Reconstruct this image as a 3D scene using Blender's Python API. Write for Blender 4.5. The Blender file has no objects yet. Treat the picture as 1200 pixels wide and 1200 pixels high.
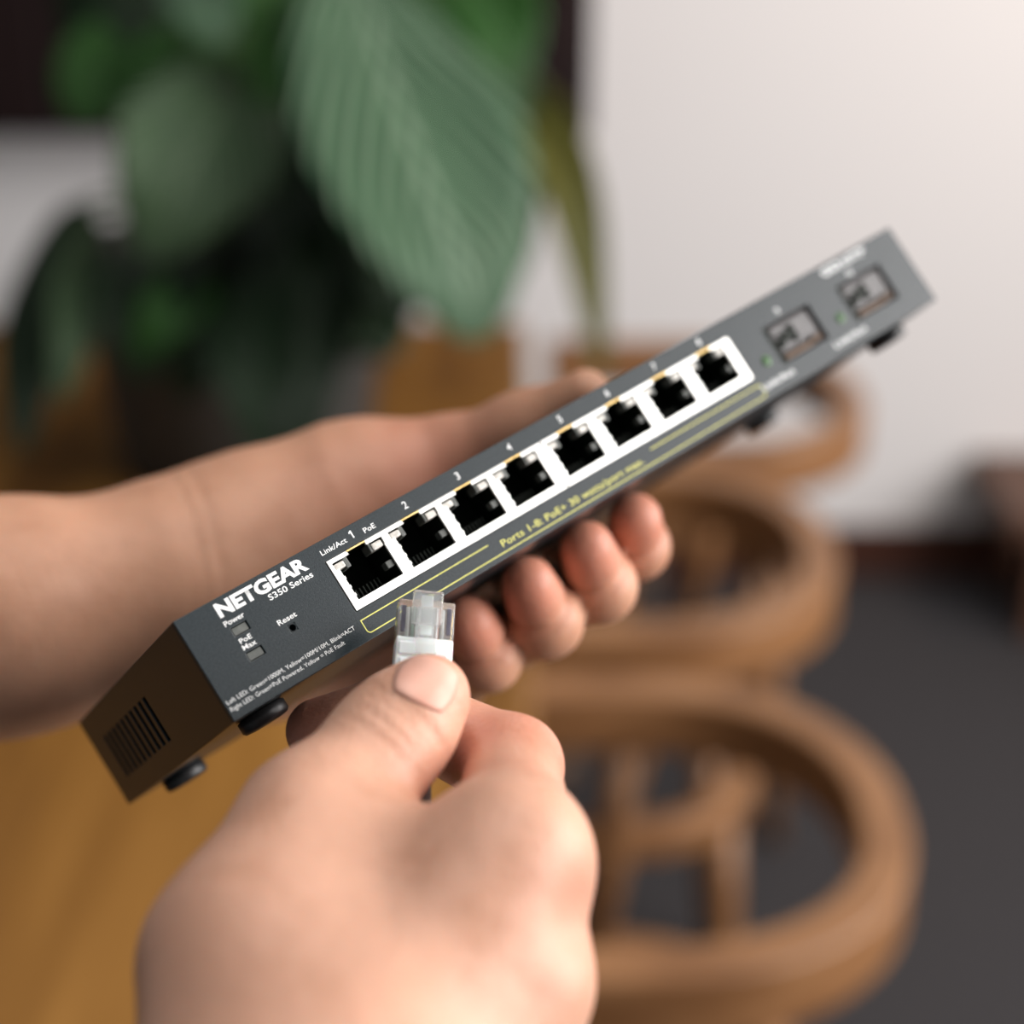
import bpy, bmesh, math, random
import numpy as np
from mathutils import Vector, Matrix

random.seed(7); np.random.seed(7)
SC = bpy.context.scene
COL = SC.collection

# ------------------------------------------------------------------ camera
FPX = 2000.0                      # focal length in pixels of the 1200 px frame
PITCH = math.radians(25.0)
CAM = Vector((0, 0, 1.57))
CX = Vector((1, 0, 0))
CF = Vector((0, math.cos(PITCH), -math.sin(PITCH)))
CU = Vector((0, math.sin(PITCH), math.cos(PITCH)))
cd = bpy.data.cameras.new('camera'); cam = bpy.data.objects.new('camera', cd); COL.objects.link(cam)
cam.location = CAM; cam.rotation_euler = (math.pi/2 - PITCH, 0, 0)
cd.sensor_width = 36; cd.sensor_fit = 'HORIZONTAL'; cd.lens = FPX/1200*36
cd.clip_start = .02; cd.clip_end = 50
cd.dof.use_dof = True; cd.dof.focus_distance = 0.363; cd.dof.aperture_fstop = 5.4
SC.camera = cam

# ------------------------------------------------------------------ light
SC.view_settings.view_transform = 'Standard'; SC.view_settings.look = 'None'
SC.view_settings.gamma = 1; SC.view_settings.use_curve_mapping = False
SC.view_settings.exposure = 0.17
w = bpy.data.worlds.new('world'); SC.world = w; w.use_nodes = True
bg = w.node_tree.nodes['Background']; bg.inputs[0].default_value = (0.93, 0.97, 1.0, 1); bg.inputs[1].default_value = 0.16

def area(name, loc, target, sx, sy, power, color):
    l = bpy.data.lights.new(name, 'AREA'); l.shape = 'RECTANGLE'; l.size = sx; l.size_y = sy
    l.energy = power; l.color = color
    o = bpy.data.objects.new(name, l); COL.objects.link(o); o.location = loc
    o.rotation_euler = (Vector(target) - Vector(loc)).to_track_quat('-Z', 'Y').to_euler()
    return o
area('window_light', (2.2, 0.55, 2.05), (0.0, 0.75, 1.40), 2.5, 2.2, 132, (1.0, 0.965, 0.945))
area('overhead_fill', (0.25, 0.55, 2.9), (0.25, 0.55, 0.0), 1.2, 1.2, 13, (1.0, 0.95, 0.9))  # unseen fill added overhead, positioned for the shading of the near hand
area('wall_lamp_light', (1.75, 2.5, 2.15), (1.15, 3.08, 1.25), 0.3, 0.3, 7, (1.0, 0.72, 0.48))

# ------------------------------------------------------------------ helpers
def P(u, v, z):
    """pixel of the 1200 frame at axial depth z (mm) -> camera space mm (x right, y down, z forward)"""
    return np.array([(u - 600)/FPX*z, (v - 600)/FPX*z, z])
def c2w(p):
    return CAM + (CX*float(p[0]) - CU*float(p[1]) + CF*float(p[2]))*0.001
def PW(u, v, zm):
    return c2w(P(u, v, zm*1000))
def tag(o, label, cat, group=None):
    o['label'] = label; o['category'] = cat
    if group: o['group'] = group
    return o
def empty(name, loc=(0, 0, 0), rz=0, parent=None):
    o = bpy.data.objects.new(name, None); COL.objects.link(o); o.location = loc; o.rotation_euler = (0, 0, rz)
    o.empty_display_size = .05
    if parent: o.parent = parent
    return o
def mk(name, verts, faces, mat, parent=None, smooth=False, bevel=0):
    me = bpy.data.meshes.new(name); me.from_pydata([tuple(v) for v in verts], [], [tuple(f) for f in faces]); me.update()
    if smooth:
        me.polygons.foreach_set('use_smooth', [True]*len(me.polygons))
    if mat: me.materials.append(mat)
    o = bpy.data.objects.new(name, me); COL.objects.link(o)
    if parent: o.parent = parent
    if bevel:
        b = o.modifiers.new('bevel', 'BEVEL'); b.width = bevel; b.segments = 2; b.limit_method = 'ANGLE'
    return o
class MB:
    def __init__(s): s.v = []; s.f = []
    def add(s, v, f):
        n = len(s.v); s.v += [tuple(q) for q in v]; s.f += [tuple(i + n for i in q) for q in f]; return s
    def box(s, x0, x1, y0, y1, z0, z1):
        return s.add([(x0,y0,z0),(x1,y0,z0),(x1,y1,z0),(x0,y1,z0),(x0,y0,z1),(x1,y0,z1),(x1,y1,z1),(x0,y1,z1)],
                     [(0,3,2,1),(4,5,6,7),(0,1,5,4),(1,2,6,5),(2,3,7,6),(3,0,4,7)])
    def tube(s, pts, rad, n=12, cap=True):
        pts = [Vector(p) for p in pts]; rad = rad if hasattr(rad, '__len__') else [rad]*len(pts)
        T = [(pts[min(i+1, len(pts)-1)] - pts[max(i-1, 0)]).normalized() for i in range(len(pts))]
        up = Vector((0, 0, 1)) if abs(T[0].z) < .9 else Vector((1, 0, 0))
        A = T[0].cross(up).normalized(); V = []; F = []
        for i, p in enumerate(pts):
            A = (A - T[i]*A.dot(T[i])).normalized(); B = T[i].cross(A)
            for k in range(n):
                a = 2*math.pi*k/n; V.append(p + (A*math.cos(a) + B*math.sin(a))*rad[i])
        for i in range(len(pts)-1):
            for k in range(n):
                F.append((i*n+k, i*n+(k+1) % n, (i+1)*n+(k+1) % n, (i+1)*n+k))
        if cap:
            F.append(tuple(range(n))[::-1]); F.append(tuple((len(pts)-1)*n + k for k in range(n)))
        return s.add(V, F)
    def sweep(s, pts, sec):
        """sweep a section (list of (side, up)) along a roughly horizontal path"""
        pts = [Vector(p) for p in pts]; n = len(sec); V = []; F = []
        for i, p in enumerate(pts):
            t = (pts[min(i+1, len(pts)-1)] - pts[max(i-1, 0)]); t.z = 0; t.normalize()
            sd = Vector((t.y, -t.x, 0))
            for a, b in sec: V.append(p + sd*a + Vector((0, 0, b)))
        for i in range(len(pts)-1):
            for k in range(n): F.append((i*n+k, i*n+(k+1) % n, (i+1)*n+(k+1) % n, (i+1)*n+k))
        F.append(tuple(range(n))[::-1]); F.append(tuple((len(pts)-1)*n + k for k in range(n)))
        return s.add(V, F)
    def lathe(s, prof, n=32, c=(0, 0, 0)):
        V = []; F = []
        for r, z in prof:
            for k in range(n):
                a = 2*math.pi*k/n; V.append((c[0]+r*math.cos(a), c[1]+r*math.sin(a), c[2]+z))
        for i in range(len(prof)-1):
            for k in range(n): F.append((i*n+k, i*n+(k+1) % n, (i+1)*n+(k+1) % n, (i+1)*n+k))
        F.append(tuple(range(n))[::-1]); F.append(tuple((len(prof)-1)*n+k for k in range(n)))
        return s.add(V, F)
    def build(s, name, mat, parent=None, smooth=False, bevel=0): return mk(name, s.v, s.f, mat, parent, smooth, bevel)

def copy_tree(o, parent=None):
    c = o.copy(); COL.objects.link(c); c.parent = parent
    for ch in list(o.children): copy_tree(ch, c)
    return c

# ------------------------------------------------------------------ materials
def mat(name, color, rough=.5, metal=0, spec=.5, **kw):
    m = bpy.data.materials.new(name); m.use_nodes = True; b = m.node_tree.nodes['Principled BSDF']
    b.inputs['Base Color'].default_value = (*color, 1); b.inputs['Roughness'].default_value = rough
    b.inputs['Metallic'].default_value = metal; b.inputs['Specular IOR Level'].default_value = spec
    for k, v in kw.items(): b.inputs[k.replace('_', ' ')].default_value = v
    return m
def nodes(m): return m.node_tree.nodes, m.node_tree.links, m.node_tree.nodes['Principled BSDF']
def noise(m, scale, detail=4, coord='Object', vscale=(1, 1, 1), rough=.5):
    N, L, b = nodes(m); tc = N.new('ShaderNodeTexCoord'); mp = N.new('ShaderNodeMapping'); n = N.new('ShaderNodeTexNoise')
    mp.inputs['Scale'].default_value = vscale; n.inputs['Scale'].default_value = scale; n.inputs['Detail'].default_value = detail
    n.inputs['Roughness'].default_value = rough
    L.new(tc.outputs[coord], mp.inputs[0]); L.new(mp.outputs[0], n.inputs['Vector']); return n
def ramp(m, src, stops):
    N, L, b = nodes(m); r = N.new('ShaderNodeValToRGB'); e = r.color_ramp.elements
    while len(e) < len(stops): e.new(.5)
    for i, (p, c) in enumerate(stops): e[i].position = p; e[i].color = (*c, 1)
    L.new(src, r.inputs[0]); return r
def colnoise(m, scale, stops, detail=4, coord='Object', vscale=(1, 1, 1)):
    N, L, b = nodes(m); n = noise(m, scale, detail, coord, vscale); r = ramp(m, n.outputs['Fac'], stops)
    L.new(r.outputs[0], b.inputs['Base Color']); return r
def bump(m, scale, strength, dist, detail=3, coord='Object', vscale=(1, 1, 1)):
    N, L, b = nodes(m); n = noise(m, scale, detail, coord, vscale); bp = N.new('ShaderNodeBump')
    bp.inputs['Strength'].default_value = strength; bp.inputs['Distance'].default_value = dist
    L.new(n.outputs['Fac'], bp.inputs['Height']); L.new(bp.outputs[0], b.inputs['Normal'])

M = {}
M['wall'] = mat('white_paint', (.80, .775, .772), .85); bump(M['wall'], 60, .15, .002)
M['carpet'] = mat('charcoal_carpet', (.045, .042, .045), .95, spec=.1)
colnoise(M['carpet'], 120, [(.3, (.030, .029, .032)), (.7, (.062, .058, .06))]); bump(M['carpet'], 500, .5, .003)
M['baseboard'] = mat('dark_red_wood', (.06, .02, .012), .45); colnoise(M['baseboard'], 8, [(.3, (.045, .015, .009)), (.7, (.085, .03, .018))], vscale=(1, 8, 8))
M['table'] = mat('honey_wood', (.3, .15, .045), .38)
colnoise(M['table'], 5, [(.3, (.13, .052, .010)), (.5, (.235, .104, .019)), (.7, (.32, .150, .032))], 5, vscale=(4.0, .35, 1))
bump(M['table'], 40, .1, .001, vscale=(4, .3, 1))
M['chair'] = mat('oak_bentwood', (.3, .15, .07), .42)
colnoise(M['chair'], 9, [(.25, (.16, .066, .022)), (.55, (.26, .120, .047)), (.8, (.35, .178, .080))], 4, vscale=(1.2, 1.2, 4))
M['seat'] = mat('dark_brown_seat', (.06, .032, .018), .5); colnoise(M['seat'], 10, [(.3, (.045, .024, .013)), (.7, (.08, .042, .022))])
M['maroon'] = mat('dark_maroon_lacquer', (.016, .007, .007), .55, spec=.25); colnoise(M['maroon'], 5, [(.3, (.008, .004, .004)), (.7, (.018, .007, .007))], vscale=(6, 6, 1))
M['pot'] = mat('charcoal_ceramic', (.022, .025, .026), .5); colnoise(M['pot'], 12, [(.3, (.028, .032, .034)), (.7, (.045, .05, .052))])
M['soil'] = mat('soil', (.012, .008, .005), .95); colnoise(M['soil'], 90, [(.3, (.006, .004, .003)), (.7, (.024, .016, .010))])
M['bench'] = mat('brown_bench_wood', (.13, .06, .033), .5); colnoise(M['bench'], 7, [(.3, (.07, .028, .015)), (.7, (.12, .055, .031))], vscale=(.5, 5, 5))

def leafmat(name, c1, c2, vein_highlight):
    m = mat(name, c1, .46, spec=.3); N, L, b = nodes(m)
    uv = N.new('ShaderNodeUVMap'); sx = N.new('ShaderNodeSeparateXYZ'); L.new(uv.outputs[0], sx.inputs[0])
    def mth(op, a, bb=None):
        n = N.new('ShaderNodeMath'); n.operation = op
        for i, q in enumerate((a, bb)):
            if q is None: continue
            if isinstance(q, (int, float)): n.inputs[i].default_value = q
            else: L.new(q, n.inputs[i])
        return n.outputs[0]
    s = mth('ABSOLUTE', mth('SUBTRACT', sx.outputs[1], .5))
    ph = mth('SUBTRACT', mth('MULTIPLY', sx.outputs[0], 62.0), mth('MULTIPLY', s, 62.0))
    wv = mth('POWER', mth('ADD', mth('MULTIPLY', mth('SINE', ph), .5), .5), 2.5)
    mid = mth('LESS_THAN', s, .018)
    fac = mth('MAXIMUM', mth('MULTIPLY', wv, .75), mth('MULTIPLY', mid, .8))
    n = noise(m, 9, 3); r = ramp(m, n.outputs['Fac'], [(.3, c1), (.7, c2)])
    mx = N.new('ShaderNodeMix'); mx.data_type = 'RGBA'; L.new(fac, mx.inputs[0]); L.new(r.outputs[0], mx.inputs[6]); mx.inputs[7].default_value = (*vein_highlight, 1)
    L.new(mx.outputs[2], b.inputs['Base Color'])
    bp = N.new('ShaderNodeBump'); bp.inputs['Strength'].default_value = .7; bp.inputs['Distance'].default_value = .010
    L.new(fac, bp.inputs['Height']); L.new(bp.outputs[0], b.inputs['Normal'])
    return m
M['leaf_light'] = leafmat('leaf_pale_green', (.012, .056, .020), (.026, .082, .034), (.21, .29, .20))  # vein stripes made paler, with bright highlights painted into their colour
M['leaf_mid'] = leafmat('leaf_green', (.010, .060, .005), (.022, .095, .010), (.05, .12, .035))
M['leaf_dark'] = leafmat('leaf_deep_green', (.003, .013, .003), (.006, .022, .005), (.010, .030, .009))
M['leaf_olive'] = leafmat('leaf_olive', (.06, .065, .008), (.10, .095, .014), (.13, .12, .03))
M['leaf_sage'] = leafmat('leaf_sage', (.022, .052, .022), (.038, .075, .032), (.085, .125, .07))
M['stem'] = mat('leaf_stem', (.05, .12, .02), .5); colnoise(M['stem'], 20, [(.3, (.035, .10, .012)), (.7, (.07, .15, .03))])

def skinmat(name, base, red, dark):
    m = mat(name, base, .45, spec=.36); N, L, b = nodes(m)
    b.inputs['Subsurface Weight'].default_value = .25; b.inputs['Subsurface Radius'].default_value = (1, .35, .2); b.inputs['Subsurface Scale'].default_value = .004
    n1 = noise(m, 55, 4); r = ramp(m, n1.outputs['Fac'], [(.28, dark), (.5, base), (.75, tuple(min(1, c*1.09) for c in base))])
    at = N.new('ShaderNodeAttribute'); at.attribute_name = 'flush'
    n2 = noise(m, 130, 3)
    mx = N.new('ShaderNodeMix'); mx.data_type = 'RGBA'; L.new(at.outputs['Fac'], mx.inputs[0]); L.new(r.outputs[0], mx.inputs[6]); mx.inputs[7].default_value = (*red, 1)
    L.new(mx.outputs[2], b.inputs['Base Color'])
    n3 = noise(m, 900, 3); bp = N.new('ShaderNodeBump'); bp.inputs['Strength'].default_value = .38; bp.inputs['Distance'].default_value = .0005
    n4 = noise(m, 260, 2, vscale=(1, 1, .35)); ad = N.new('ShaderNodeMath'); ad.operation = 'ADD'
    L.new(n3.outputs['Fac'], ad.inputs[0]); L.new(n4.outputs['Fac'], ad.inputs[1]); L.new(ad.outputs[0], bp.inputs['Height']); L.new(bp.outputs[0], b.inputs['Normal'])
    return m
M['skin'] = skinmat('skin', (.59, .325, .225), (.60, .215, .15), (.48, .245, .155))
M['skin_arm'] = skinmat('skin_tanned', (.55, .29, .185), (.62, .23, .16), (.46, .23, .14))
M['nail'] = mat('fingernail', (.66, .36, .29), .38, spec=.35); colnoise(M['nail'], 140, [(.3, (.64, .33, .25)), (.7, (.70, .40, .31))])

M['case'] = mat('slate_powder_coat', (.014, .021, .025), .31, spec=.32)
colnoise(M['case'], 2600, [(.35, (.008, .0135, .0165)), (.65, (.018, .027, .032))], 2); bump(M['case'], 4200, .25, .00015, 1)
M['shield'] = mat('tinned_steel', (.80, .80, .77), .34, metal=.55); colnoise(M['shield'], 300, [(.3, (.74, .74, .71)), (.7, (.86, .86, .83))], vscale=(1, 1, 6))
M['cavity'] = mat('port_cavity_black', (.006, .009, .006), .6, spec=.2); colnoise(M['cavity'], 400, [(.3, (.004, .007, .004)), (.7, (.009, .013, .009))])
M['ledlens'] = mat('clear_led_lens', (.55, .53, .49), .25); colnoise(M['ledlens'], 900, [(.3, (.42, .40, .36)), (.7, (.75, .73, .68))])
M['ledgrey'] = mat('grey_indicator', (.13, .14, .13), .4); colnoise(M['ledgrey'], 700, [(.3, (.06, .066, .06)), (.7, (.10, .107, .098))])
M['ledgreen'] = mat('green_indicator', (.03, .10, .02), .35); colnoise(M['ledgreen'], 700, [(.3, (.02, .07, .015)), (.7, (.06, .16, .04))])
M['gold'] = mat('gold_contact', (.75, .52, .20), .3, metal=.9); colnoise(M['gold'], 500, [(.3, (.65, .44, .16)), (.7, (.85, .62, .28))])
M['rubber'] = mat('black_rubber', (.012, .012, .013), .42); colnoise(M['rubber'], 500, [(.3, (.009, .009, .01)), (.7, (.017, .017, .018))])
M['white_ink'] = mat('white_ink', (.85, .86, .86), .5); colnoise(M['white_ink'], 900, [(.3, (.80, .81, .81)), (.7, (.90, .91, .91))])
M['yellow_ink'] = mat('yellow_ink', (.62, .60, .13), .5); colnoise(M['yellow_ink'], 900, [(.3, (.56, .54, .10)), (.7, (.68, .66, .17))])
M['cage'] = mat('cage_metal', (.13, .115, .11), .5, metal=.4); colnoise(M['cage'], 300, [(.3, (.11, .10, .095)), (.7, (.16, .145, .138))])
M['flap'] = mat('grey_dust_flap', (.075, .07, .072), .42); colnoise(M['flap'], 300, [(.3, (.065, .06, .062)), (.7, (.09, .084, .086))])
M['latchmetal'] = mat('brown_latch_metal', (.06, .035, .02), .4, metal=.4); colnoise(M['latchmetal'], 300, [(.3, (.05, .028, .016)), (.7, (.085, .05, .03))])
M['clear'] = mat('clear_plastic', (.93, .95, .95), .10, Transmission_Weight=.82, IOR=1.46); bump(M['clear'], 700, .2, .0003)
M['milky'] = mat('milky_plastic', (.92, .93, .94), .3, Subsurface_Weight=.3, Subsurface_Scale=.003); colnoise(M['milky'], 260, [(.3, (.90, .91, .92)), (.7, (.96, .965, .97))])
M['cable'] = mat('grey_cable_jacket', (.42, .47, .50), .5); colnoise(M['cable'], 300, [(.3, (.38, .43, .46)), (.7, (.47, .52, .55))])
M['slot'] = mat('slot_shadow_plastic', (.10, .095, .13), .4); colnoise(M['slot'], 500, [(.3, (.08, .075, .105)), (.7, (.13, .125, .16))])
for k, c in (('wire_orange', (.75, .30, .18)), ('wire_white', (.8, .8, .78)), ('wire_green', (.35, .5, .38)), ('wire_blue', (.4, .48, .62))):
    M[k] = mat(k, c, .5); colnoise(M[k], 300, [(.3, tuple(q*.9 for q in c)), (.7, c)])

# ------------------------------------------------------------------ the room
def struct(o): o['kind'] = 'structure'; return o
WALLY = 3.08
struct(MB().box(-3.2, 3.6, -1.6, WALLY+.1, -.05, 0).build('floor', M['carpet']))
struct(MB().box(-3.2, 3.6, WALLY, WALLY+.1, 0, 3.0).build('wall_back', M['wall']))
bb = MB().box(-3.2, 3.6, WALLY-.018, WALLY, 0, .09); bb.box(-3.2, 3.6, WALLY-.012, WALLY, .09, .105)
struct(bb.build('baseboard_back', M['baseboard']))

# dark cabinet on the wall behind the plant
wc = empty('wall_cabinet', (-.56, WALLY, .92)); tag(wc, 'dark maroon cabinet hung on the white wall behind the plant', 'cabinet')
MB().box(-.80, .695, -.16, 0, 0, 1.4).build('cabinet_body', M['maroon'], wc, bevel=.004)
for i in range(3):
    a = -.79 + i*.495
    d = MB().box(a, a+.485, -.182, -.161, .012, 1.39).build('door', M['maroon'], wc, bevel=.003)
    MB().tube([(a+.45, -.19, .25), (a+.45, -.205, .26), (a+.45, -.205, .40), (a+.45, -.19, .41)], .006, 8).build('handle', M['seat'], d, True)

# low bench at the right
bn = empty('bench', (1.62, 2.93, 0)); tag(bn, 'low brown wooden bench against the white wall, cut off by the right edge', 'bench')
MB().box(-.72, .72, -.16, .14, .22, .27).build('bench_top', M['bench'], bn, bevel=.006)
MB().box(-.66, .66, -.13, .10, .08, .22).build('apron', M['bench'], bn, bevel=.004)
for sx in (-.66, .60):
    for sy in (-.14, .07):
        MB().box(sx, sx+.06, sy, sy+.06, 0, .22).build('leg', M['bench'], bn, bevel=.004)

# ------------------------------------------------------------------ table
tb = empty('dining_table', (-.48, 1.45, 0)); tag(tb, 'long honey-coloured wooden table carrying the potted plant', 'table')
MB().box(-.52, .50, -.98, .98, .715, .75).build('tabletop', M['table'], tb, bevel=.008)
MB().box(-.44, .40, -.88, .88, .64, .714).build('apron', M['table'], tb, bevel=.004)
for sx in (-.46, .36):
    for sy in (-.92, .84):
        MB().box(sx, sx+.07, sy, sy+.07, 0, .714).build('leg', M['table'], tb, bevel=.006)

# ------------------------------------------------------------------ chairs
def rsec(wd, h, r=.010):
    s = []
    for cx, cy, a0 in ((wd/2-r, h/2-r, 0), (-wd/2+r, h/2-r, 90), (-wd/2+r, -h/2+r, 180), (wd/2-r, -h/2+r, 270)):
        for k in range(4):
            a = math.radians(a0 + 30*k); s.append((cx + r*math.cos(a), cy + r*math.sin(a)))
    return s
def ucurve(x0, xs, a, b, z0, z1, n=36):
    """U in plan: open end at x0, straight to xs, then half superellipse of depth a and half width b"""
    pts = [(x0 + (xs-x0)*i/6, b, z0) for i in range(6)]
    for i in range(n+1):
        t = math.pi/2 - math.pi*i/n; c, s = math.cos(t), math.sin(t); e = 2/2.25
        x = xs + a*abs(c)**e; y = b*math.copysign(abs(s)**e, s)
        pts.append((x, y, z0 + (z1-z0)*max(0, c)**1.3))
    pts += [(xs + (x0-xs)*(i+1)/6, -b, z0) for i in range(6)]
    return pts
def make_chair():
    c = empty('armchair')
    MB().sweep(ucurve(-.10, .10, .225, .208, .666, .666), rsec(.044, .068, .006)).build('arm_rail', M['chair'], c)
    MB().sweep(ucurve(-.20, .08, .175, .165, .395, .395), rsec(.034, .046, .006)).build('seat_rail', M['chair'], c)
    seat = MB(); pts = [(x, y) for x, y, z in ucurve(-.22, -.08, .14, .145, 0, 0, 20)]
    n = len(pts); seat.add([(x, y, .416) for x, y in pts] + [(x, y, .440) for x, y in pts] + [(x*.93-.003, y*.93, .448) for x, y in pts],
        [tuple(range(n))[::-1]] + [(i, (i+1) % n, n+(i+1) % n, n+i) for i in range(n)] + [(n+i, n+(i+1) % n, 2*n+(i+1) % n, 2*n+i) for i in range(n)] + [tuple(range(2*n, 3*n))])
    seat.build('seat', M['seat'], c)
    for s in (-1, 1):
        MB().tube([(.250, s*.105, 0), (.232, s*.105, .20), (.222, s*.105, .372)], [.014, .018, .019], 12).build('leg', M['chair'], c, True)
        MB().tube([(.085, s*.165, .418), (.105, s*.185, .52), (.115, s*.205, .636)], [.019, .018, .016], 12).build('arm_post', M['chair'], c, True)
        MB().tube([(-.16, s*.155, 0), (-.14, s*.165, .40), (-.08, s*.2, .636)], [.014, .019, .017], 12).build('leg', M['chair'], c, True)
    MB().tube([(-.155, -.158, .19), (-.155, .158, .19)], .011, 10).build('stretcher', M['chair'], c, True)
    return c
ch = make_chair()
spots = [(.0, 1.255, 0, 'bentwood armchair nearest the camera, tucked in at the table below the right hand'),
         (.03, 1.790, 0, 'second bentwood armchair along the table, behind the nearest one'),
         (.155, 2.275, 0, 'farthest bentwood armchair, under the far end of the switch, in front of the white wall')]
for i, (x, y, a, lab) in enumerate(spots):
    o = ch if i == 0 else copy_tree(ch)
    o.location = (x, y, 0); o.rotation_euler = (0, 0, math.radians(a)); tag(o, lab, 'chair', 'bentwood armchairs along the table')

# ------------------------------------------------------------------ potted plant
PC = Vector((-.325, 1.93, .75))
pp = empty('potted_plant', PC); tag(pp, 'large leafy green houseplant in a charcoal pot on the wooden table', 'plant')
MB().lathe([(.145, 0), (.150, .004), (.185, .255), (.188, .262), (.176, .262), (.172, .235), (.165, .225)], 40).build('pot', M['pot'], pp, True)
MB().lathe([(.0, .226), (.171, .226), (.171, .232), (.10, .240), (.0, .244)], 32).build('soil', M['soil'], pp, True)

def leaf(pts, width, normal, m, cup=.15, stem_from=None):
    """leaf blade along world points pts (base..tip); width in m; normal = facing direction"""
    pts = [Vector(p) for p in pts]
    def cr(t):
        n = len(pts)-1; k = min(int(t*n), n-1); f = t*n - k
        p = [pts[max(k-1, 0)], pts[k], pts[k+1], pts[min(k+2, n)]]
        return .5*((2*p[1]) + (p[2]-p[0])*f + (2*p[0]-5*p[1]+4*p[2]-p[3])*f*f + (3*p[1]-p[0]-3*p[2]+p[3])*f**3)
    nu, nv = 22, 10; V = []; F = []; UV = []
    nrm = Vector(normal).normalized()
    for i in range(nu+1):
        t = i/nu; p = cr(t); T = (cr(min(1, t+.02)) - cr(max(0, t-.02))).normalized()
        N_ = (nrm - T*nrm.dot(T)).normalized(); S = T.cross(N_)
        hw = width/2*(math.sin(math.pi*min(1, t**.72))**.8 if 0 < t < 1 else 0) + .0015
        for j in range(nv+1):
            s = j/nv*2-1
            off = cup*hw*abs(s)**1.4 + .012*hw/.1*math.sin(9*t + 2*s)*abs(s)
            V.append(p + S*s*hw + N_*(off + .0) - Vector(PC)); UV.append((t, j/nv))
    for i in range(nu):
        for j in range(nv): F.append((i*(nv+1)+j, i*(nv+1)+j+1, (i+1)*(nv+1)+j+1, (i+1)*(nv+1)+j))
    o = mk('leaf', V, F, m, pp, True)
    uvl = o.data.uv_layers.new(name='UVMap')
    for lp in o.data.loops: uvl.data[lp.index].uv = UV[lp.vertex_index]
    sm = o.modifiers.new('thickness', 'SOLIDIFY'); sm.thickness = .0012
    if stem_from is not None:
        a = Vector(stem_from) - PC; b = pts[0] - PC; mid = (a+b)/2 + Vector((0, 0, .06))
        q = [a*(1-t)**2 + mid*2*t*(1-t) + b*t*t for t in [k/8 for k in range(9)]]
        MB().tube(q, [.006 - .0025*k/8 for k in range(9)], 8).build('stem', M['stem'], o, True)
    return o
crown = PC + Vector((0, 0, .235))
toC = Vector((0, -.9, .45))
def lf(pix, wpx, m, nrm=None, cup=.15, stem=True):
    zs = [p[2] for p in pix]; wd = wpx/FPX*zs[len(zs)//2]
    r = Vector((random.uniform(-.05, .05), random.uniform(-.05, .05), 0))
    return leaf([PW(*p) for p in pix], wd, nrm or toC, m, cup, (crown + r) if stem else None)
# large visible leaves
lf([(415, -40, 1.80), (455, 90, 1.69), (505, 220, 1.63), (545, 320, 1.62), (562, 402, 1.64)], 262, M['leaf_light'], Vector((.35, -.8, .55)), .10)
lf([(275, 88, 1.78), (245, 150, 1.70), (205, 225, 1.67), (172, 305, 1.68)], 190, M['leaf_sage'], Vector((.2, -.85, .5)), .14)
lf([(585, 92, 1.92), (636, 140, 1.86), (670, 230, 1.82), (690, 330, 1.82), (706, 445, 1.83)], 66, M['leaf_olive'], Vector((.1, -.9, .3)), .3)
lf([(560, 20, 1.95), (598, 90, 1.88), (615, 200, 1.84), (612, 320, 1.84)], 70, M['leaf_sage'], Vector((.6, -.7, .3)), .3)
lf([(225, -90, 1.85), (235, -30, 1.74), (245, 10, 1.70), (262, 52, 1.69)], 105, M['leaf_light'], None, .1)
lf([(318, -90, 1.9), (322, 0, 1.80), (318, 90, 1.76), (305, 190, 1.76)], 80, M['leaf_mid'], Vector((.3, -.8, .3)), .3)
lf([(560, -70, 1.9), (575, -10, 1.84), (590, 50, 1.82), (585, 120, 1.82)], 110, M['leaf_mid'], None, .2)
lf([(110, 250, 1.86), (92, 330, 1.78), (82, 400, 1.75), (70, 470, 1.75)], 62, M['leaf_sage'], Vector((.5, -.8, .2)), .3)
lf([(100, 235, 1.92), (60, 330, 1.84), (35, 430, 1.80), (25, 535, 1.80)], 90, M['leaf_dark'], Vector((-.2, -.8, .3)), .2)
lf([(250, 300, 1.82), (215, 345, 1.76), (185, 380, 1.74), (160, 420, 1.75)], 70, M['leaf_mid'], None, .2)
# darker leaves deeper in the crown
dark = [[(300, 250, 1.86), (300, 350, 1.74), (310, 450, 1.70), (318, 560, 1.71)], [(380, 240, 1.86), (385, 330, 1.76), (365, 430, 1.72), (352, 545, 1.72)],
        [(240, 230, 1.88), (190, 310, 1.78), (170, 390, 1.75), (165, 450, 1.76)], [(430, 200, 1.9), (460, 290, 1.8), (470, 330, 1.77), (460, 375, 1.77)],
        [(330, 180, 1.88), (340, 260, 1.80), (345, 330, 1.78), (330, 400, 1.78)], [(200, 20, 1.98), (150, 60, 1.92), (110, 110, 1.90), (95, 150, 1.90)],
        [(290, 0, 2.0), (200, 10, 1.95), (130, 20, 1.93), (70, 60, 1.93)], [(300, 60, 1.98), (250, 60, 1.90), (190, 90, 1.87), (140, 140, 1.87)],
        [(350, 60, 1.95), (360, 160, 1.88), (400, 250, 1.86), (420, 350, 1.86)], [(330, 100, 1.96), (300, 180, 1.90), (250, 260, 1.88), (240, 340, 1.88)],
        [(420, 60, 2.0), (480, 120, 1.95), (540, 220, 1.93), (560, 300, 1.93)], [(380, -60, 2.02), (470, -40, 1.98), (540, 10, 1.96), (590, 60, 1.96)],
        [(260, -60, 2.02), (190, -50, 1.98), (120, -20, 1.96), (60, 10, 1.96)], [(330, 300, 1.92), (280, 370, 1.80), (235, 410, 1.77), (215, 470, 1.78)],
        [(400, 300, 1.92), (420, 370, 1.80), (405, 390, 1.77), (390, 420, 1.78)], [(310, 320, 1.92), (270, 350, 1.83), (190, 370, 1.80), (130, 380, 1.80)]]
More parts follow.
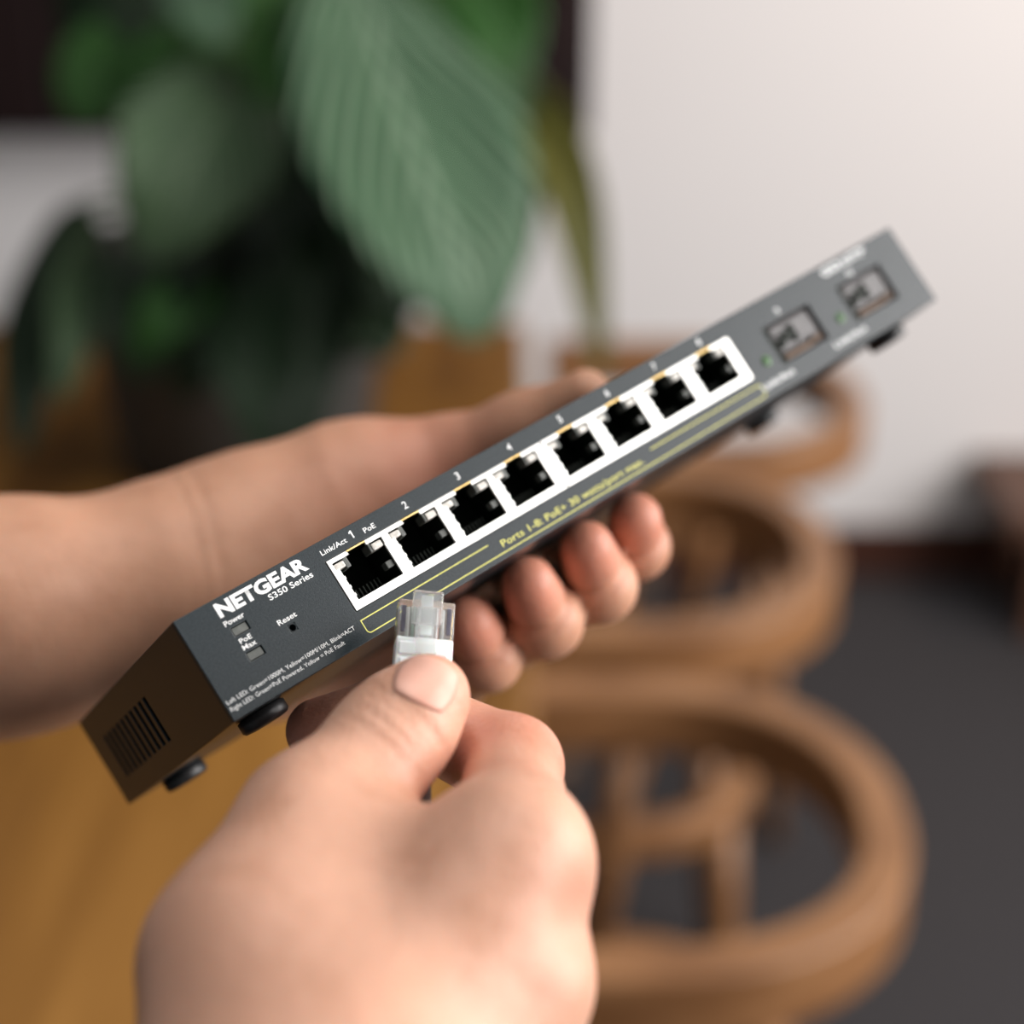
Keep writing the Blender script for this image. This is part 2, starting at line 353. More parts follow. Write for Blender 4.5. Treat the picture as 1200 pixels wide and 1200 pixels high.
for i, q in enumerate(dark):
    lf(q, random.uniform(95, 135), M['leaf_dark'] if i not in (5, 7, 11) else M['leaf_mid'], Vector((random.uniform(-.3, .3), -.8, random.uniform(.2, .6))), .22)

# ------------------------------------------------------------------ network switch
DW, DD, DH = 236.0, 91.0, 23.8
RD = np.array([[.73128495, .53482012, -.42330811], [-.42679529, .84290801, .32764596], [.53204145, -.05893666, .84466465]])
TD = np.array([-68.61320758, 22.21710325, 344.92214989])
def dev(x, y, d): return RD @ np.array([x, y, d], float) + TD      # switch mm (right, down, back) -> camera mm
def uvec(c): return (CX*float(c[0]) - CU*float(c[1]) + CF*float(c[2]))
org = c2w(dev(0, DH, 0))
ax, ay, az = uvec(RD[:, 0]), uvec(RD[:, 2]), -uvec(RD[:, 1])
sw = empty('network_switch'); tag(sw, 'slim dark slate eight-port network switch held at a tilt in the left hand', 'network switch')
mw = Matrix(((ax.x, ay.x, az.x, org.x), (ax.y, ay.y, az.y, org.y), (ax.z, ay.z, az.z, org.z), (0, 0, 0, 1)))
sw.matrix_world = mw
SWI = mw.inverted()
def L(x, y, d=0.0): return (x*.001, d*.001, (DH - y)*.001)           # switch mm -> switch local metres

def plate(name, x0, x1, y0, y1, holes, thick, place, m, parent, bevel=0):
    """flat plate with rectangular holes; place(a, b, depth) -> local point"""
    xs = sorted({x0, x1} | {h[0] for h in holes} | {h[1] for h in holes}); ys = sorted({y0, y1} | {h[2] for h in holes} | {h[3] for h in holes})
    def solid(i, j):
        if i < 0 or j < 0 or i >= len(xs)-1 or j >= len(ys)-1: return False
        cx, cy = (xs[i]+xs[i+1])/2, (ys[j]+ys[j+1])/2
        return not any(h[0] < cx < h[1] and h[2] < cy < h[3] for h in holes)
    V = {}; vl = []; F = []
    def vid(i, j, k):
        q = (i, j, k)
        if q not in V: V[q] = len(vl); vl.append(place(xs[i], ys[j], k*thick))
        return V[q]
    for i in range(len(xs)-1):
        for j in range(len(ys)-1):
            if not solid(i, j): continue
            F.append((vid(i, j, 0), vid(i+1, j, 0), vid(i+1, j+1, 0), vid(i, j+1, 0)))
            F.append((vid(i, j, 1), vid(i, j+1, 1), vid(i+1, j+1, 1), vid(i+1, j, 1)))
            for di, dj, a, b in ((-1, 0, (i, j), (i, j+1)), (1, 0, (i+1, j+1), (i+1, j)), (0, -1, (i+1, j), (i, j)), (0, 1, (i, j+1), (i+1, j+1))):
                if not solid(i+di, j+dj): F.append((vid(*a, 0), vid(*b, 0), vid(*b, 1), vid(*a, 1)))
    o = mk(name, vl, F, m, parent)
    bm = bmesh.new(); bm.from_mesh(o.data); bmesh.ops.recalc_face_normals(bm, faces=bm.faces); bm.to_mesh(o.data); bm.free()
    if bevel:
        b = o.modifiers.new('bevel', 'BEVEL'); b.width = bevel; b.segments = 2; b.limit_method = 'ANGLE'
    return o

BX0, BX1, BXM, BY0, BY1 = 36.0, 165.0, 99.2, 4.5, 17.1
SFP = [(176.2, 194.4), (206.2, 224.4)]; SY0, SY1 = 7.2, 17.8
RH = (20.9, 22.5, 12.4, 14.0)
holes = [(BX0, BX1, BY0, BY1), (9.8, 13.6, 7.0, 8.95), (9.8, 13.6, 13.0, 14.95), RH] + [(a, b, SY0, SY1) for a, b in SFP]
plate('front_panel', 0, DW, 0, DH, holes, 1.0, lambda a, b, k: L(a, b, k), M['case'], sw, .00025)
vs = [(38.8 + i*4.3, 40.9 + i*4.3, 7.0, 18.2) for i in range(10)]
plate('side_panel', 1.0, DD, 0, DH, vs, .6, lambda a, b, k: L(k, b, a), M['case'], sw, .0002)
# top, bottom, back, right side shell
sh = MB()
for (a, b, y0, y1, d0, d1) in ((1, DW, 0, 1, 1, DD), (1, DW, DH-1, DH, 1, DD), (1, DW, 1, DH-1, DD-1, DD), (DW-1, DW, 1, DH-1, 1, DD-1)):
    sh.box(a*.001, b*.001, d0*.001, d1*.001, (DH-y1)*.001, (DH-y0)*.001)
sh.build('case_shell', M['case'], sw)
MB().box(.00065, .0009, .036, .084, .004, .020).build('vent_dark_backing', M['cavity'], sw)  # black sheet added close behind the vents, standing in for shade in the slots
MB().box(.0075, .0158, .0020, .0026, .0075, .0185).build('indicator_board', M['cavity'], sw)
# feet
for x in (11, 225):
    for d in (13, 76):
        MB().lathe([(.0048, 0), (.0056, -.0004), (.0056, -.0026), (.0050, -.0032), (.0034, -.0034)][::-1], 28, (x*.001, d*.001, 0)).build('foot', M['rubber'], sw, True)
# status lights and reset hole
for y in (7.0, 13.0):
    MB().box(.0099, .0135, .0003, .0018, (DH-y-1.85)*.001, (DH-y-.1)*.001).build('status_light', M['ledgrey'], sw, bevel=.00015)
rv = []; rf = []; n = 24; cx, cy = (RH[0]+RH[1])/2, (RH[2]+RH[3])/2
for k in range(n):
    a = 2*math.pi*(k+.5)/n; c, s = math.cos(a), math.sin(a); q = .8/max(abs(c), abs(s))
    rv += [L(cx+c*q, cy+s*q, .01), L(cx+c*.75, cy+s*.75, .01), L(cx+c*.75, cy+s*.75, 3.0)]
for k in range(n):
    a, b = 3*k, 3*((k+1) % n); rf += [(a, b, b+1, a+1), (a+1, b+1, b+2, a+2)]
rf.append(tuple(3*k+2 for k in range(n)))
mk('reset_button_hole', rv, rf, M['case'], sw)
rb = MB().box(.0205, .0229, .0029, .0031, (DH-14.4)*.001, (DH-12)*.001).build('reset_button', M['cavity'], sw)

# port blocks
ports = [38.0 + 15.4*i for i in range(4)] + [101.0 + 16.15*i for i in range(4)]
PWD, PY0, PY1 = 12.4, 7.3, 15.1
for bi in (0, 1):
    x0, x1 = (BX0+.15, BXM-.22) if bi == 0 else (BXM+.22, BX1-.15)
    hs = []
    for i in range(4):
        a = ports[bi*4+i]
        hs += [(a, a+PWD, PY0, PY1), (a+3.7, a+8.5, BY0+.42, PY0), (a-.9, a+3.7, BY0+1.1, PY0), (a+8.5, a+PWD+.2, BY0+1.1, PY0)]
    blk = plate('port_block', x0, x1, BY0+.12, BY1-.12, hs, .6, lambda a, b, k: L(a, b, k-.15), M['shield'], sw, .00008)
    for i in range(4):
        a = ports[bi*4+i]; pt = empty('port', (0, 0, 0), 0, sw)
        def Bx(xa, xb, ya, yb, da, db, name, m, bev=0):
            return MB().box(xa*.001, xb*.001, da*.001, db*.001, (DH-yb)*.001, (DH-ya)*.001).build(name, m, pt, bevel=bev)
        # cavity: five-sided box
        cv = MB(); d0, d1 = .5, 13.0; xa, xb, ya, yb = a-1.2, a+PWD+.5, BY0+.3, PY1+.3
        cv.add([L(xa, ya, d0), L(xb, ya, d0), L(xb, yb, d0), L(xa, yb, d0), L(xa, ya, d1), L(xb, ya, d1), L(xb, yb, d1), L(xa, yb, d1)],
               [(4, 5, 6, 7), (0, 1, 5, 4), (1, 2, 6, 5), (2, 3, 7, 6), (3, 0, 4, 7)])
        cv.build('cavity', M['cavity'], pt)
        Bx(a+3.5, a+8.6, BY0+.12, BY0+.45, -.25, .4, 'gold_edge', M['gold'])
        Bx(a-.85, a+1.9, BY0+1.5, PY0+.2, .0, 3.0, 'status_light', M['ledlens'], .0003)
        Bx(a+9.5, a+12.2, BY0+1.5, PY0+.3, .0, 3.0, 'status_light', M['ledlens'], .0003)
        Bx(a+1.9, a+3.1, BY0+1.0, PY0+.7, .3, 4.0, 'light_holder', M['ledgrey'], .0002)
        Bx(a+8.8, a+9.5, BY0+1.0, PY0+.3, .3, 4.0, 'light_holder', M['ledgrey'], .0002)
        Bx(a+10.4, a+12.3, 10.9, 12.5, .6, 3.0, 'spring_tab', M['ledgrey'], .0002)
        for yy in (9.2, 11.4, 13.4):
            Bx(a-.15, a+.25, yy, yy+.7, -.1, 1.2, 'shield_tooth', M['shield'])
        for k in range(8):
            Bx(a+1.9+k*1.02, a+2.2+k*1.02, 12.6, 14.6, 5.0, 9.5, 'contact_pin', M['cavity'])
# SFP cages
for a, b in SFP:
    cg = empty('module_cage', (0, 0, 0), 0, sw)
    def Cx(xa, xb, ya, yb, da, db, name, m, bev=0):
        return MB().box(xa*.001, xb*.001, da*.001, db*.001, (DH-yb)*.001, (DH-ya)*.001).build(name, m, cg, bevel=bev)
    cv = MB(); d0, d1 = .4, 30.0; xa, xb, ya, yb = a+.02, b-.02, SY0+.02, SY1-.02
    cv.add([L(xa, ya, d0), L(xb, ya, d0), L(xb, yb, d0), L(xa, yb, d0), L(xa, ya, d1), L(xb, ya, d1), L(xb, yb, d1), L(xa, yb, d1)],
           [(4, 5, 6, 7), (0, 1, 5, 4), (1, 2, 6, 5), (2, 3, 7, 6), (3, 0, 4, 7)])
    cv.build('cage_wall', M['cage'], cg)
    Cx(a+1.8, b-.3, SY0+.3, SY1-2.4, .8, 9, 'dust_flap', M['flap'], .0011)
    Cx(a+.1, a+1.7, SY0+.1, SY1-.1, .2, 8, 'cage_side_slot', M['cavity'], .0002)
    Cx(a+4.4, a+9.8, SY0+3.2, SY1-4.6, -.1, 3.0, 'module_socket', M['cavity'], .0004)
    Cx(a+8.2, a+9.8, SY0+2.2, SY1-3.6, -.1, 3.0, 'socket_rib', M['cavity'], .0003)
    Cx(a+2.6, a+4.6, SY0+4.4, SY1-3.6, .0, 3.0, 'socket_rib', M['cavity'], .0003)
    Cx(a+1.8, b-4.6, SY1-1.9, SY1-.5, .0, 6, 'latch_tongue', M['latchmetal'], .0004)
    Cx(b-5.0, b-1.4, SY1-2.6, SY1-.9, -.1, 5, 'latch_hook', M['latchmetal'], .0006)
for x in (171.7, 201.6):
    o = MB().lathe([(.0, .0), (.0013, .0001), (.0016, .0006), (.0016, .0012)], 20).build('link_light', M['ledgreen'], sw, True)
    o.location = L(x, 14.9, -.35); o.rotation_euler = (-math.pi/2, 0, 0)

# printing
def text(s, x, y, h, width=None, m='white_ink', bold=0, align='LEFT', name='lettering'):
    """s printed with baseline at (x, y) in face mm, cap height h, optional total width"""
    cu = bpy.data.curves.new('txt', 'FONT'); cu.body = s; cu.size = 1; cu.offset = bold; cu.resolution_u = 3
    to = bpy.data.objects.new('txt', cu); COL.objects.link(to)
    dg = bpy.context.evaluated_depsgraph_get(); me = bpy.data.meshes.new_from_object(to.evaluated_get(dg))
    bpy.data.objects.remove(to); bpy.data.curves.remove(cu)
    xs = [v.co.x for v in me.vertices]; w0 = max(xs) - min(xs); xm = min(xs)
    sy = h/.72; sx = (width/w0) if width else sy
    ox = x if align == 'LEFT' else x - w0*sx/2
    for v in me.vertices:
        v.co = Vector(L(ox + (v.co.x - xm)*sx, y - v.co.y*sy, -.03 - (.02 if v.co.z > 0 else 0)))
    me.materials.clear(); me.materials.append(M[m])
    o = bpy.data.objects.new(name, me); COL.objects.link(o); o.parent = sw
    return o
text('NETGEAR', 9.2, 4.0, 3.0, 22.9, bold=.042, name='maker_lettering')
text('S350 Series', 20.6, 6.0, 1.35, 11.4, bold=.012)
text('Power', 9.1, 6.2, 1.15, 4.9, bold=.012)
text('PoE', 10.0, 10.8, 1.1, 2.9, bold=.014)
text('Max', 9.8, 12.3, 1.1, 3.3, bold=.014)
text('Reset', 19.3, 11.5, 1.2, 4.7, bold=.012)
text('Left LED: Green=1000M, Yellow=100M/10M, Blink=ACT', .7, 20.2, .95, 33.0)
text('Right LED: Green=PoE Powered, Yellow = PoE Fault', .6, 21.8, .95, 29.3)
text('Link/Act', 36.2, 3.1, 1.2, 6.9, bold=.008)
text('PoE', 47.8, 3.3, 1.2, 3.1, bold=.008)
for i, x in enumerate((44.8, 59.9, 75.4, 91.3, 107.6, 123.4, 140.0, 156.2)):
    if i: text(str(i+1), x, 3.0, 1.8, bold=.008, align='C')
    else:
        fl_ = [(.0, 0), (.34, 0), (.34, 1.8), (.06, 1.8), (-.42, 1.5), (-.42, 1.16), (.0, 1.38)]
        mk('lettering', [L(x + a, 3.0 - b, -.03) for a, b in fl_], [tuple(range(7))], M['white_ink'], sw)
text('9', 184.2, 6.0, 1.9, bold=.012, align='C'); text('10', 213.6, 6.4, 1.7, bold=.012, align='C')
text('GS310TP', 204.8, 3.2, 2.1, 18.0, bold=.016)
text('Link/Act', 165.6, 21.2, 1.6, 12.3, bold=.012); text('Link/Act', 194.6, 21.2, 1.6, 13.0, bold=.012)
text('Ports 1-8: PoE+ 30 watts/port max.', 75.6, 21.3, 1.7, 46.0, 'yellow_ink', .004)
ol = MB(); wl = .26
def strip(xa, ya, xb, yb):
    dx, dy = xb-xa, yb-ya; l = math.hypot(dx, dy); nx, ny = -dy/l*wl/2, dx/l*wl/2
    ol.add([L(xa+nx, ya+ny, -.03), L(xb+nx, yb+ny, -.03), L(xb-nx, yb-ny, -.03), L(xa-nx, ya-ny, -.03)], [(0, 1, 2, 3)])
X0, X1, Y0, Y1, rr = 35.8, 165.6, 19.2, 22.45, .9
strip(X0, Y0, 72.4, Y0); strip(125.3, Y0, X1-rr, Y0); strip(X0, Y0-wl/2, X0, Y1-rr); strip(X0+rr, Y1, X1-rr, Y1); strip(X1, Y0+rr, X1, Y1-rr)
for ccx, ccy, a0 in ((X0+rr, Y1-rr, 90), (X1-rr, Y1-rr, 0), (X1-rr, Y0+rr, 270)):
    for k in range(6):
        a, b = math.radians(a0+15*k), math.radians(a0+15*(k+1))
        strip(ccx+rr*math.cos(a), ccy+rr*math.sin(a), ccx+rr*math.cos(b), ccy+rr*math.sin(b))
ol.build('printed_outline', M['yellow_ink'], sw)

# ------------------------------------------------------------------ network cable with plug
def unit(v): v = np.array(v, float); return v/np.linalg.norm(v)
pa = unit([.045, -.93, .36]); pn = np.array([.16, -.34, -.93]); pn = unit(pn - pa*(pn @ pa)); pxv = np.cross(pn, pa); pxv = pxv if pxv[0] > 0 else -pxv
plug_c = P(501, 704, 352)          # middle of the nose edge on the latch side
cb = empty('network_cable')
co = c2w(plug_c); ex, ey, ez = uvec(pxv), uvec(-pn), uvec(pa)
cb.matrix_world = Matrix(((ex.x, ey.x, ez.x, co.x), (ex.y, ey.y, ez.y, co.y), (ex.z, ey.z, ez.z, co.z), (0, 0, 0, 1)))
tag(cb, 'grey network cable with a clear plastic plug pinched in the right hand', 'cable')
# local mm: x across, y into the plug (away from the latch side), z toward the nose
def pb(x0, x1, y0, y1, z0, z1, name, m, parent, bev=.0002):
    return MB().box(x0*.001, x1*.001, y0*.001, y1*.001, z0*.001, z1*.001).build(name, m, parent, bevel=bev)
plug = empty('plug', (0, 0, 0), 0, cb)
pb(-5.85, 5.85, 0, 6.6, -8.0, 0, 'plug_nose', M['clear'], plug, .0003)
pb(-5.85, 5.85, -.2, 6.6, -21.5, -8.02, 'plug_body', M['milky'], plug, .0004)
pb(-5.3, 4.7, -.75, -.21, -11.9, -9.2, 'plug_ridge', M['milky'], plug, .0004)
pb(-5.0, 4.9, -.7, -.21, -20, -12.6, 'plug_ridge', M['milky'], plug, .0004)
for x in (-5.15, 4.25):
    pb(x, x+.9, -.12, .5, -7.0, -1.4, 'side_slot_shade', M['slot'], plug, .0001)  # dark boxes paint the shade of the recesses beside the latch
lt = MB(); lt.box(-3.1, 3.1, -1.9, -.3, -5.6, 1.6); lt.box(-2.2, 2.2, -3.0, -1.9, -12, -2.2)
lt.v = [(a*.001, b*.001, c*.001) for a, b, c in lt.v]; lt.build('latch', M['clear'], plug, bevel=.0003)
pb(-1.3, 1.2, -.28, .25, -7.6, .9, 'latch_core', M['milky'], plug, .0003)
for k in range(8):
    x = -3.6 + k*1.03
    MB().tube([(x*.001, .0035, -.0078), (x*.001, .0035, -.001)], .00042, 8).build('wire', M[('wire_white', 'wire_green', 'wire_white', 'wire_blue', 'wire_white', 'wire_white', 'wire_orange', 'wire_white')[k]], plug, True)
    pb(x-.2, x+.2, 4.8, 6.7, -6.2, -.4, 'contact_pin', M['gold'], plug, 0)
cpts = [(0, 3.3, -21), (0, 3.4, -27), (.6, 3.4, -36), (.9, 4.4, -46), (-1, 14, -68), (-6, 30, -95), (-10, 50, -125), (-16, 75, -160)]
cpts = [Vector(q)*.001 for q in cpts]; fine = []
for k in range(len(cpts)-1):
    p = [cpts[max(k-1, 0)], cpts[k], cpts[k+1], cpts[min(k+2, len(cpts)-1)]]
    for i in range(6):
        f = i/6; fine.append(.5*((2*p[1]) + (p[2]-p[0])*f + (2*p[0]-5*p[1]+4*p[2]-p[3])*f*f + (3*p[1]-p[0]-3*p[2]+p[3])*f**3))
fine.append(cpts[-1])
MB().tube(fine, .0028, 14).build('cable_jacket', M['cable'], cb, True)

# ------------------------------------------------------------------ hands: distance fields skinned into one continuous surface
def smin(a, b, k):
    if k <= 0: return np.minimum(a, b)
    h = np.maximum(k - np.abs(a-b), 0)/k
    return np.minimum(a, b) - h*h*k*.25
def bone(G, a, b, ra, rb):
    a = np.asarray(a, np.float32); b = np.asarray(b, np.float32); ab = b-a; l2 = float(ab @ ab)
    x, y, z = G
    t = np.clip(((x-a[0])*ab[0] + (y-a[1])*ab[1] + (z-a[2])*ab[2])/l2, 0, 1)
    return np.sqrt((x-a[0]-t*ab[0])**2 + (y-a[1]-t*ab[1])**2 + (z-a[2]-t*ab[2])**2) - (ra + t*(rb-ra))
def chain(G, pts, k=4):
    """pts: list of (point, radius)"""
    d = None
    for (a, ra), (b, rb) in zip(pts[:-1], pts[1:]):
        q = bone(G, a, b, ra, rb); d = q if d is None else smin(d, q, k)
    return d
def crease(G, d, c, n, amp, wdt, reach):
    x, y, z = G; n = unit(n)
    s = (x-c[0])*n[0] + (y-c[1])*n[1] + (z-c[2])*n[2]
    r2 = (x-c[0])**2 + (y-c[1])**2 + (z-c[2])**2
    return d + amp*np.exp(-(s/wdt)**2)*np.exp(-(r2/reach**2)**2)
def bulge(G, d, c, amp, r):
    x, y, z = G
    return d - amp*np.exp(-((x-c[0])**2 + (y-c[1])**2 + (z-c[2])**2)/r**2)

def surface_net(fn, lo, hi, step):
    n = [int(math.ceil((h-l)/step))+1 for l, h in zip(lo, hi)]
    ax_ = [np.linspace(l, l+(k-1)*step, k, dtype=np.float32) for l, k in zip(lo, n)]
    G = (ax_[0][:, None, None], ax_[1][None, :, None], ax_[2][None, None, :])
    D = fn(G); S = D < 0
    nx, ny, nz = D.shape
    corners = [(i, j, k) for i in (0, 1) for j in (0, 1) for k in (0, 1)]
    sl = lambda A, c: A[c[0]:nx-1+c[0], c[1]:ny-1+c[1], c[2]:nz-1+c[2]]
    cnt = sum(sl(S, c).astype(np.int8) for c in corners); act = (cnt > 0) & (cnt < 8)
    idx = np.argwhere(act); vid = -np.ones(act.shape, np.int64); vid[act] = np.arange(len(idx))
    acc = np.zeros((len(idx), 3)); num = np.zeros(len(idx)); I = idx
    val = {c: D[I[:, 0]+c[0], I[:, 1]+c[1], I[:, 2]+c[2]] for c in corners}
    for c in corners:
        for a in range(3):
            if c[a] == 0:
                c2 = list(c); c2[a] = 1; c2 = tuple(c2); v0, v1 = val[c], val[c2]; cr = (v0 < 0) != (v1 < 0)
                t = np.where(cr, v0/np.where(cr, v0-v1, 1), 0); p = np.tile(np.array(c, float), (len(I), 1)); p[:, a] += t
                acc[cr] += p[cr]; num[cr] += 1
    pos = (idx + acc/num[:, None])*step + np.array(lo)
    F = []
    for a in range(3):
        b, c = (a+1) % 3, (a+2) % 3
        s0 = [slice(0, None)]*3; s1 = [slice(0, None)]*3; s0[a] = slice(0, -1); s1[a] = slice(1, None)
        A, B = S[tuple(s0)], S[tuple(s1)]; e = np.argwhere(A != B)
        ok = (e[:, b] > 0) & (e[:, c] > 0) & (e[:, b] < n[b]-1) & (e[:, c] < n[c]-1); e = e[ok]
        ins = A[e[:, 0], e[:, 1], e[:, 2]]
        def gv(db, dc):
            q = e.copy(); q[:, b] += db; q[:, c] += dc; return vid[q[:, 0], q[:, 1], q[:, 2]]
        quad = np.stack([gv(-1, -1), gv(0, -1), gv(0, 0), gv(-1, 0)], 1); quad[~ins] = quad[~ins][:, ::-1]; F.append(quad)
    F = np.concatenate(F)
    # relax, then settle on the field again
    for it in range(3):
        sm = np.zeros_like(pos); ct = np.zeros(len(pos))
        for i in range(4):
            j = (i+1) % 4
            np.add.at(sm, F[:, i], pos[F[:, j]]); np.add.at(ct, F[:, i], 1); np.add.at(sm, F[:, j], pos[F[:, i]]); np.add.at(ct, F[:, j], 1)
        pos = pos*.5 + sm/ct[:, None]*.5
        d0 = fn((pos[:, 0], pos[:, 1], pos[:, 2])); g = np.zeros_like(pos); h = step*.5
        for a in range(3):
            q = pos.copy(); q[:, a] += h; g[:, a] = fn((q[:, 0], q[:, 1], q[:, 2])) - d0
        g /= np.linalg.norm(g, axis=1)[:, None] + 1e-9
        pos = pos - g*np.clip(d0, -step, step)[:, None]*.9
    return pos, F
def hand_object(name, fn, lo, hi, step, m, flush):
    pos, F = surface_net(fn, lo, hi, step)
    W = np.array([CAM.x, CAM.y, CAM.z]) + (pos[:, :1]*np.array(CX) - pos[:, 1:2]*np.array(CU) + pos[:, 2:]*np.array(CF))*.001
    base = W.mean(0)
    me = bpy.data.meshes.new(name); me.from_pydata((W-base).tolist(), [], F[:, ::-1].tolist()); me.update()
    bm = bmesh.new(); bm.from_mesh(me); bmesh.ops.recalc_face_normals(bm, faces=bm.faces); bm.to_mesh(me); bm.free()
    me.polygons.foreach_set('use_smooth', [True]*len(me.polygons)); me.materials.append(m)
    fl = np.zeros(len(pos))
    for c, r, s in flush: fl = np.maximum(fl, s*np.exp(-((pos-np.asarray(c))**2).sum(1)/r**2))
    at = me.attributes.new('flush', 'FLOAT', 'POINT'); at.data.foreach_set('value', fl.astype(np.float32))
    o = bpy.data.objects.new(name, me); COL.objects.link(o); o.location = base
    return o
def nail(parent, fn, c, axis, nrm, wid, ln, lift=.35):
    """nail plate draped on the surface of the field"""
    nrm = unit(nrm); axis = np.asarray(axis, float); axis = unit(axis - nrm*(axis @ nrm)); side = np.cross(axis, nrm)
    nu, nv = 12, 12; V = []; F = []
    for i in range(nu+1):
        for j in range(nv+1):
            s, t = i/nu*2-1, j/nv*2-1
            sx = s*math.sqrt(1-.38*t*t) if t < 0 else s*math.sqrt(1-.30*t*t); ty = t*math.sqrt(1-.30*s*s)
            p = np.asarray(c) + side*sx*wid/2 + axis*ty*ln/2 + nrm*12
            for k in range(30):
                d = float(fn((p[0], p[1], p[2]))); p = p - nrm*d*.8
                if abs(d) < .02: break
            edge = max(abs(s), -t if t < 0 else 0)
            V.append(p + nrm*(lift*(1-edge**4) + (.25*max(0, t)) - .05))
    W = [c2w(v) - parent.location for v in V]
    for i in range(nu):
        for j in range(nv): F.append((i*(nv+1)+j, (i+1)*(nv+1)+j, (i+1)*(nv+1)+j+1, i*(nv+1)+j+1))
    o = mk('thumbnail', W, F, M['nail'], parent, True)
    s_ = o.modifiers.new('thickness', 'SOLIDIFY'); s_.thickness = .0004; s_.offset = 0
    return o

# --- right hand, pinching the plug, nearest the camera
H = dict(
    ttip=(P(505, 812, 337), 7.3), tmid=(P(484, 836, 335), 8.8), tip_=(P(455, 868, 332), 10.3), tmcp=(P(365, 968, 318), 13.0), tcmc=(P(302, 1130, 296), 17.5),
    wr=(P(360, 1370, 275), 25.0), wr2=(P(470, 1400, 290), 24.0), arm=(P(380, 1650, 255), 29.0),
    imcp=(P(602, 1004, 306), 11.6), mmcp=(P(604, 1156, 302), 11.4), rmcp=(P(580, 1275, 308), 11.0), pmcp=(P(545, 1380, 318), 10.0))
IDX = [H['imcp'], (P(600, 897, 344), 9.6), (P(466, 832, 369), 8.2), (P(374, 857, 373), 7.3)]
MID = [H['mmcp'], (P(580, 1035, 350), 9.8), (P(485, 1015, 372), 8.6), (P(420, 1010, 362), 7.8)]
RNG = [H['rmcp'], (P(560, 1150, 355), 9.4), (P(470, 1110, 378), 8.4), (P(415, 1110, 366), 7.6)]
PNK = [H['pmcp'], (P(540, 1260, 358), 8.4), (P(470, 1215, 378), 7.6), (P(425, 1205, 368), 6.8)]
def right_fn(G):
    b = lambda p, q: bone(G, H[p][0], H[q][0], H[p][1], H[q][1])
    palm = smin(b('wr', 'tcmc'), b('wr', 'imcp'), 16); palm = smin(palm, b('wr2', 'mmcp'), 16); palm = smin(palm, b('wr', 'arm'), 16)
    palm = smin(palm, b('wr2', 'rmcp'), 14); palm = smin(palm, b('wr2', 'pmcp'), 12)
    palm = smin(palm, bone(G, P(425, 1050, 309), P(568, 1036, 306), 13.0, 12.0), 16)
    palm = smin(palm, bone(G, P(410, 1190, 300), P(520, 1170, 306), 18.5, 14), 16)
    th = chain(G, [H['ttip'], H['tmid'], H['tip_'], H['tmcp'], H['tcmc']], 6)
    th = crease(G, th, P(480, 838, 326), H['ttip'][0]-H['tip_'][0], .35, 1.0, 11)
    d = smin(palm, th, 14)
    for f, k in ((IDX, 9), (MID, 8), (RNG, 8), (PNK, 8)):
        c = chain(G, f, 4); d = np.minimum(d, smin(palm, c, k))
    d = bulge(G, d, P(645, 1005, 294), .7, 9); d = bulge(G, d, P(660, 1155, 292), 1.2, 8)
    d = bulge(G, d, P(672, 1072, 294), -1.8, 8)
    d = bulge(G, d, P(545, 1030, 296), .9, 11)
    d = bulge(G, d, P(330, 940, 306), 1.0, 10)
    for s_ in (-3.2, 0, 3.0):
        ax_ = unit(H['ttip'][0]-H['tip_'][0]); d = crease(G, d, H['tip_'][0] + ax_*s_ + np.array([0, -4., -9.]), ax_, .28, .55, 7)
    d = crease(G, d, P(655, 900, 338), IDX[1][0]-IDX[0][0], .3, 1.2, 10)
    return d
flR = [(H['ttip'][0], 8, .75), (IDX[1][0], 15, .75), (IDX[3][0], 14, .7), (IDX[2][0], 14, .6), (P(600, 960, 320), 14, .35), (P(680, 1060, 295), 10, .3), (P(520, 960, 330), 14, .5)]
pts = np.array([v[0] for v in H.values()] + [q[0] for f in (IDX, MID, RNG, PNK) for q in f])
lo, hi = pts.min(0)-22, pts.max(0)+22; lo[0] -= 12; hi[1] = min(hi[1], 128); lo[2] -= 12
rh = hand_object('hand', right_fn, lo, hi, 1.15, M['skin'], flR)
tag(rh, 'bare right hand in the foreground pinching the clear plug between thumb and forefinger', 'hand')
nail(rh, right_fn, P(499, 800, 329), (.35, -.85, .25), (.16, -.52, -.84), 12.2, 11.5)

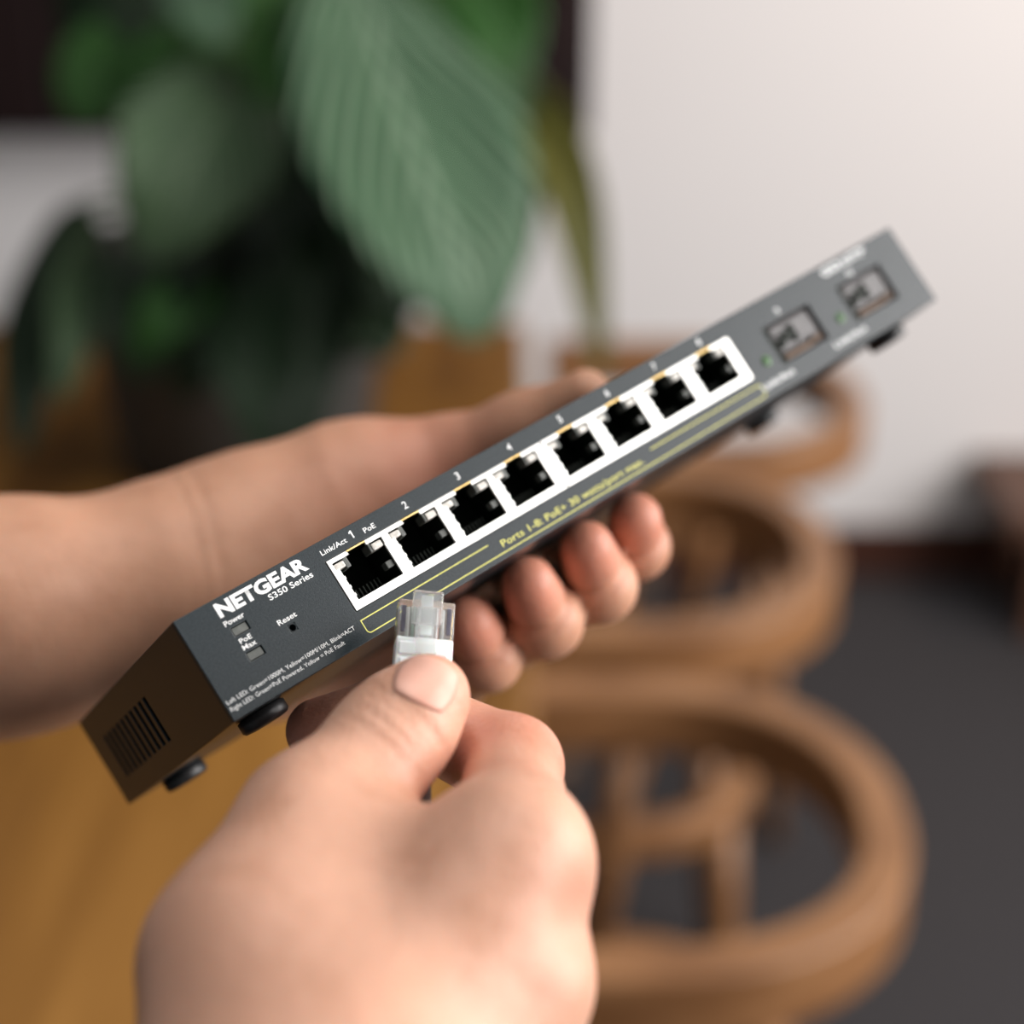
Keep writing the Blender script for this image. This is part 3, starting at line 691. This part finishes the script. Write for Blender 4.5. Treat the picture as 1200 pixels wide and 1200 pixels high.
# --- left hand, holding the switch from behind
A = dict(f0=(P(-330, 745, 438), 33.0), f1=(P(0, 724, 458), 28.0), wr=(P(232, 692, 480), 28.5), cm=(P(318, 640, 486), 25.0), th=(P(425, 592, 492), 23.0),
         tm=(P(522, 546, 490), 13.0), ti=(P(612, 503, 479), 9.3), tt=(P(686, 463, 468), 7.2))
fingers = [[(dev(150, 21, 112), 11), (dev(150, 37.5, 80), 9.0), (dev(142, 37, 51), 8.8), (dev(137.5, 30.8, 38), 7.0)],
           [(dev(135, 23, 114), 11), (dev(131, 38.5, 80), 9.2), (dev(122, 40.6, 46), 9.4), (dev(116.5, 30.6, 33), 6.9)],
           [(dev(118, 26, 114), 11), (dev(113, 39, 82), 9.2), (dev(104, 40.8, 49), 9.4), (dev(98, 30.4, 36), 6.8)],
           [(dev(101, 30, 112), 10), (dev(95, 40, 86), 8.6), (dev(89, 40.6, 58), 8.6), (dev(84, 30.6, 47), 6.8)]]
def left_fn(G):
    b = lambda p, q: bone(G, A[p][0], A[q][0], A[p][1], A[q][1])
    palm = smin(b('f0', 'f1'), b('f1', 'wr'), 20); palm = smin(palm, b('wr', 'cm'), 20); palm = smin(palm, b('cm', 'th'), 14)
    hw = (dev(66, 1, 122), 20)
    palm = smin(palm, bone(G, A['wr'][0], hw[0], 24, 19), 16)
    for f in fingers:
        palm = smin(palm, bone(G, hw[0], f[0][0], 16, f[0][1]), 14)
    palm = smin(palm, bone(G, A['th'][0], fingers[0][0][0], 16, 10), 12)
    t = chain(G, [A['th'], A['tm'], A['ti'], A['tt']], 8)
    d = smin(palm, t, 12)
    for f in fingers:
        c = chain(G, f, 3)
        c = crease(G, c, (f[2][0]*.55+f[3][0]*.45), f[3][0]-f[2][0], 1.9, 1.7, 13)
        d = np.minimum(d, smin(palm, c, 7))
    n = A['wr'][0]-A['f1'][0]
    for u, am in ((226, .35), (248, .3), (210, .2)):
        d = crease(G, d, P(u, 640, 455), n, am, 1.3, 42)
    return d
flL = [(f[3][0], 11, .95) for f in fingers] + [(f[1][0], 10, .3) for f in fingers] + [(P(500, 560, 480), 22, .55), (P(430, 590, 470), 20, .3)]
pts = np.array([v[0] for v in A.values()] + [q[0] for f in fingers for q in f] + [dev(66, 1, 122)])
lo, hi = pts.min(0)-26, pts.max(0)+26; lo[0] = -180; lo[1] -= 12; lo[2] -= 12; hi[2] += 6
lh = hand_object('hand', left_fn, lo, hi, 1.5, M['skin_arm'], flL)
tag(lh, 'bare left hand and forearm reaching in from the left, gripping the switch from behind', 'hand')
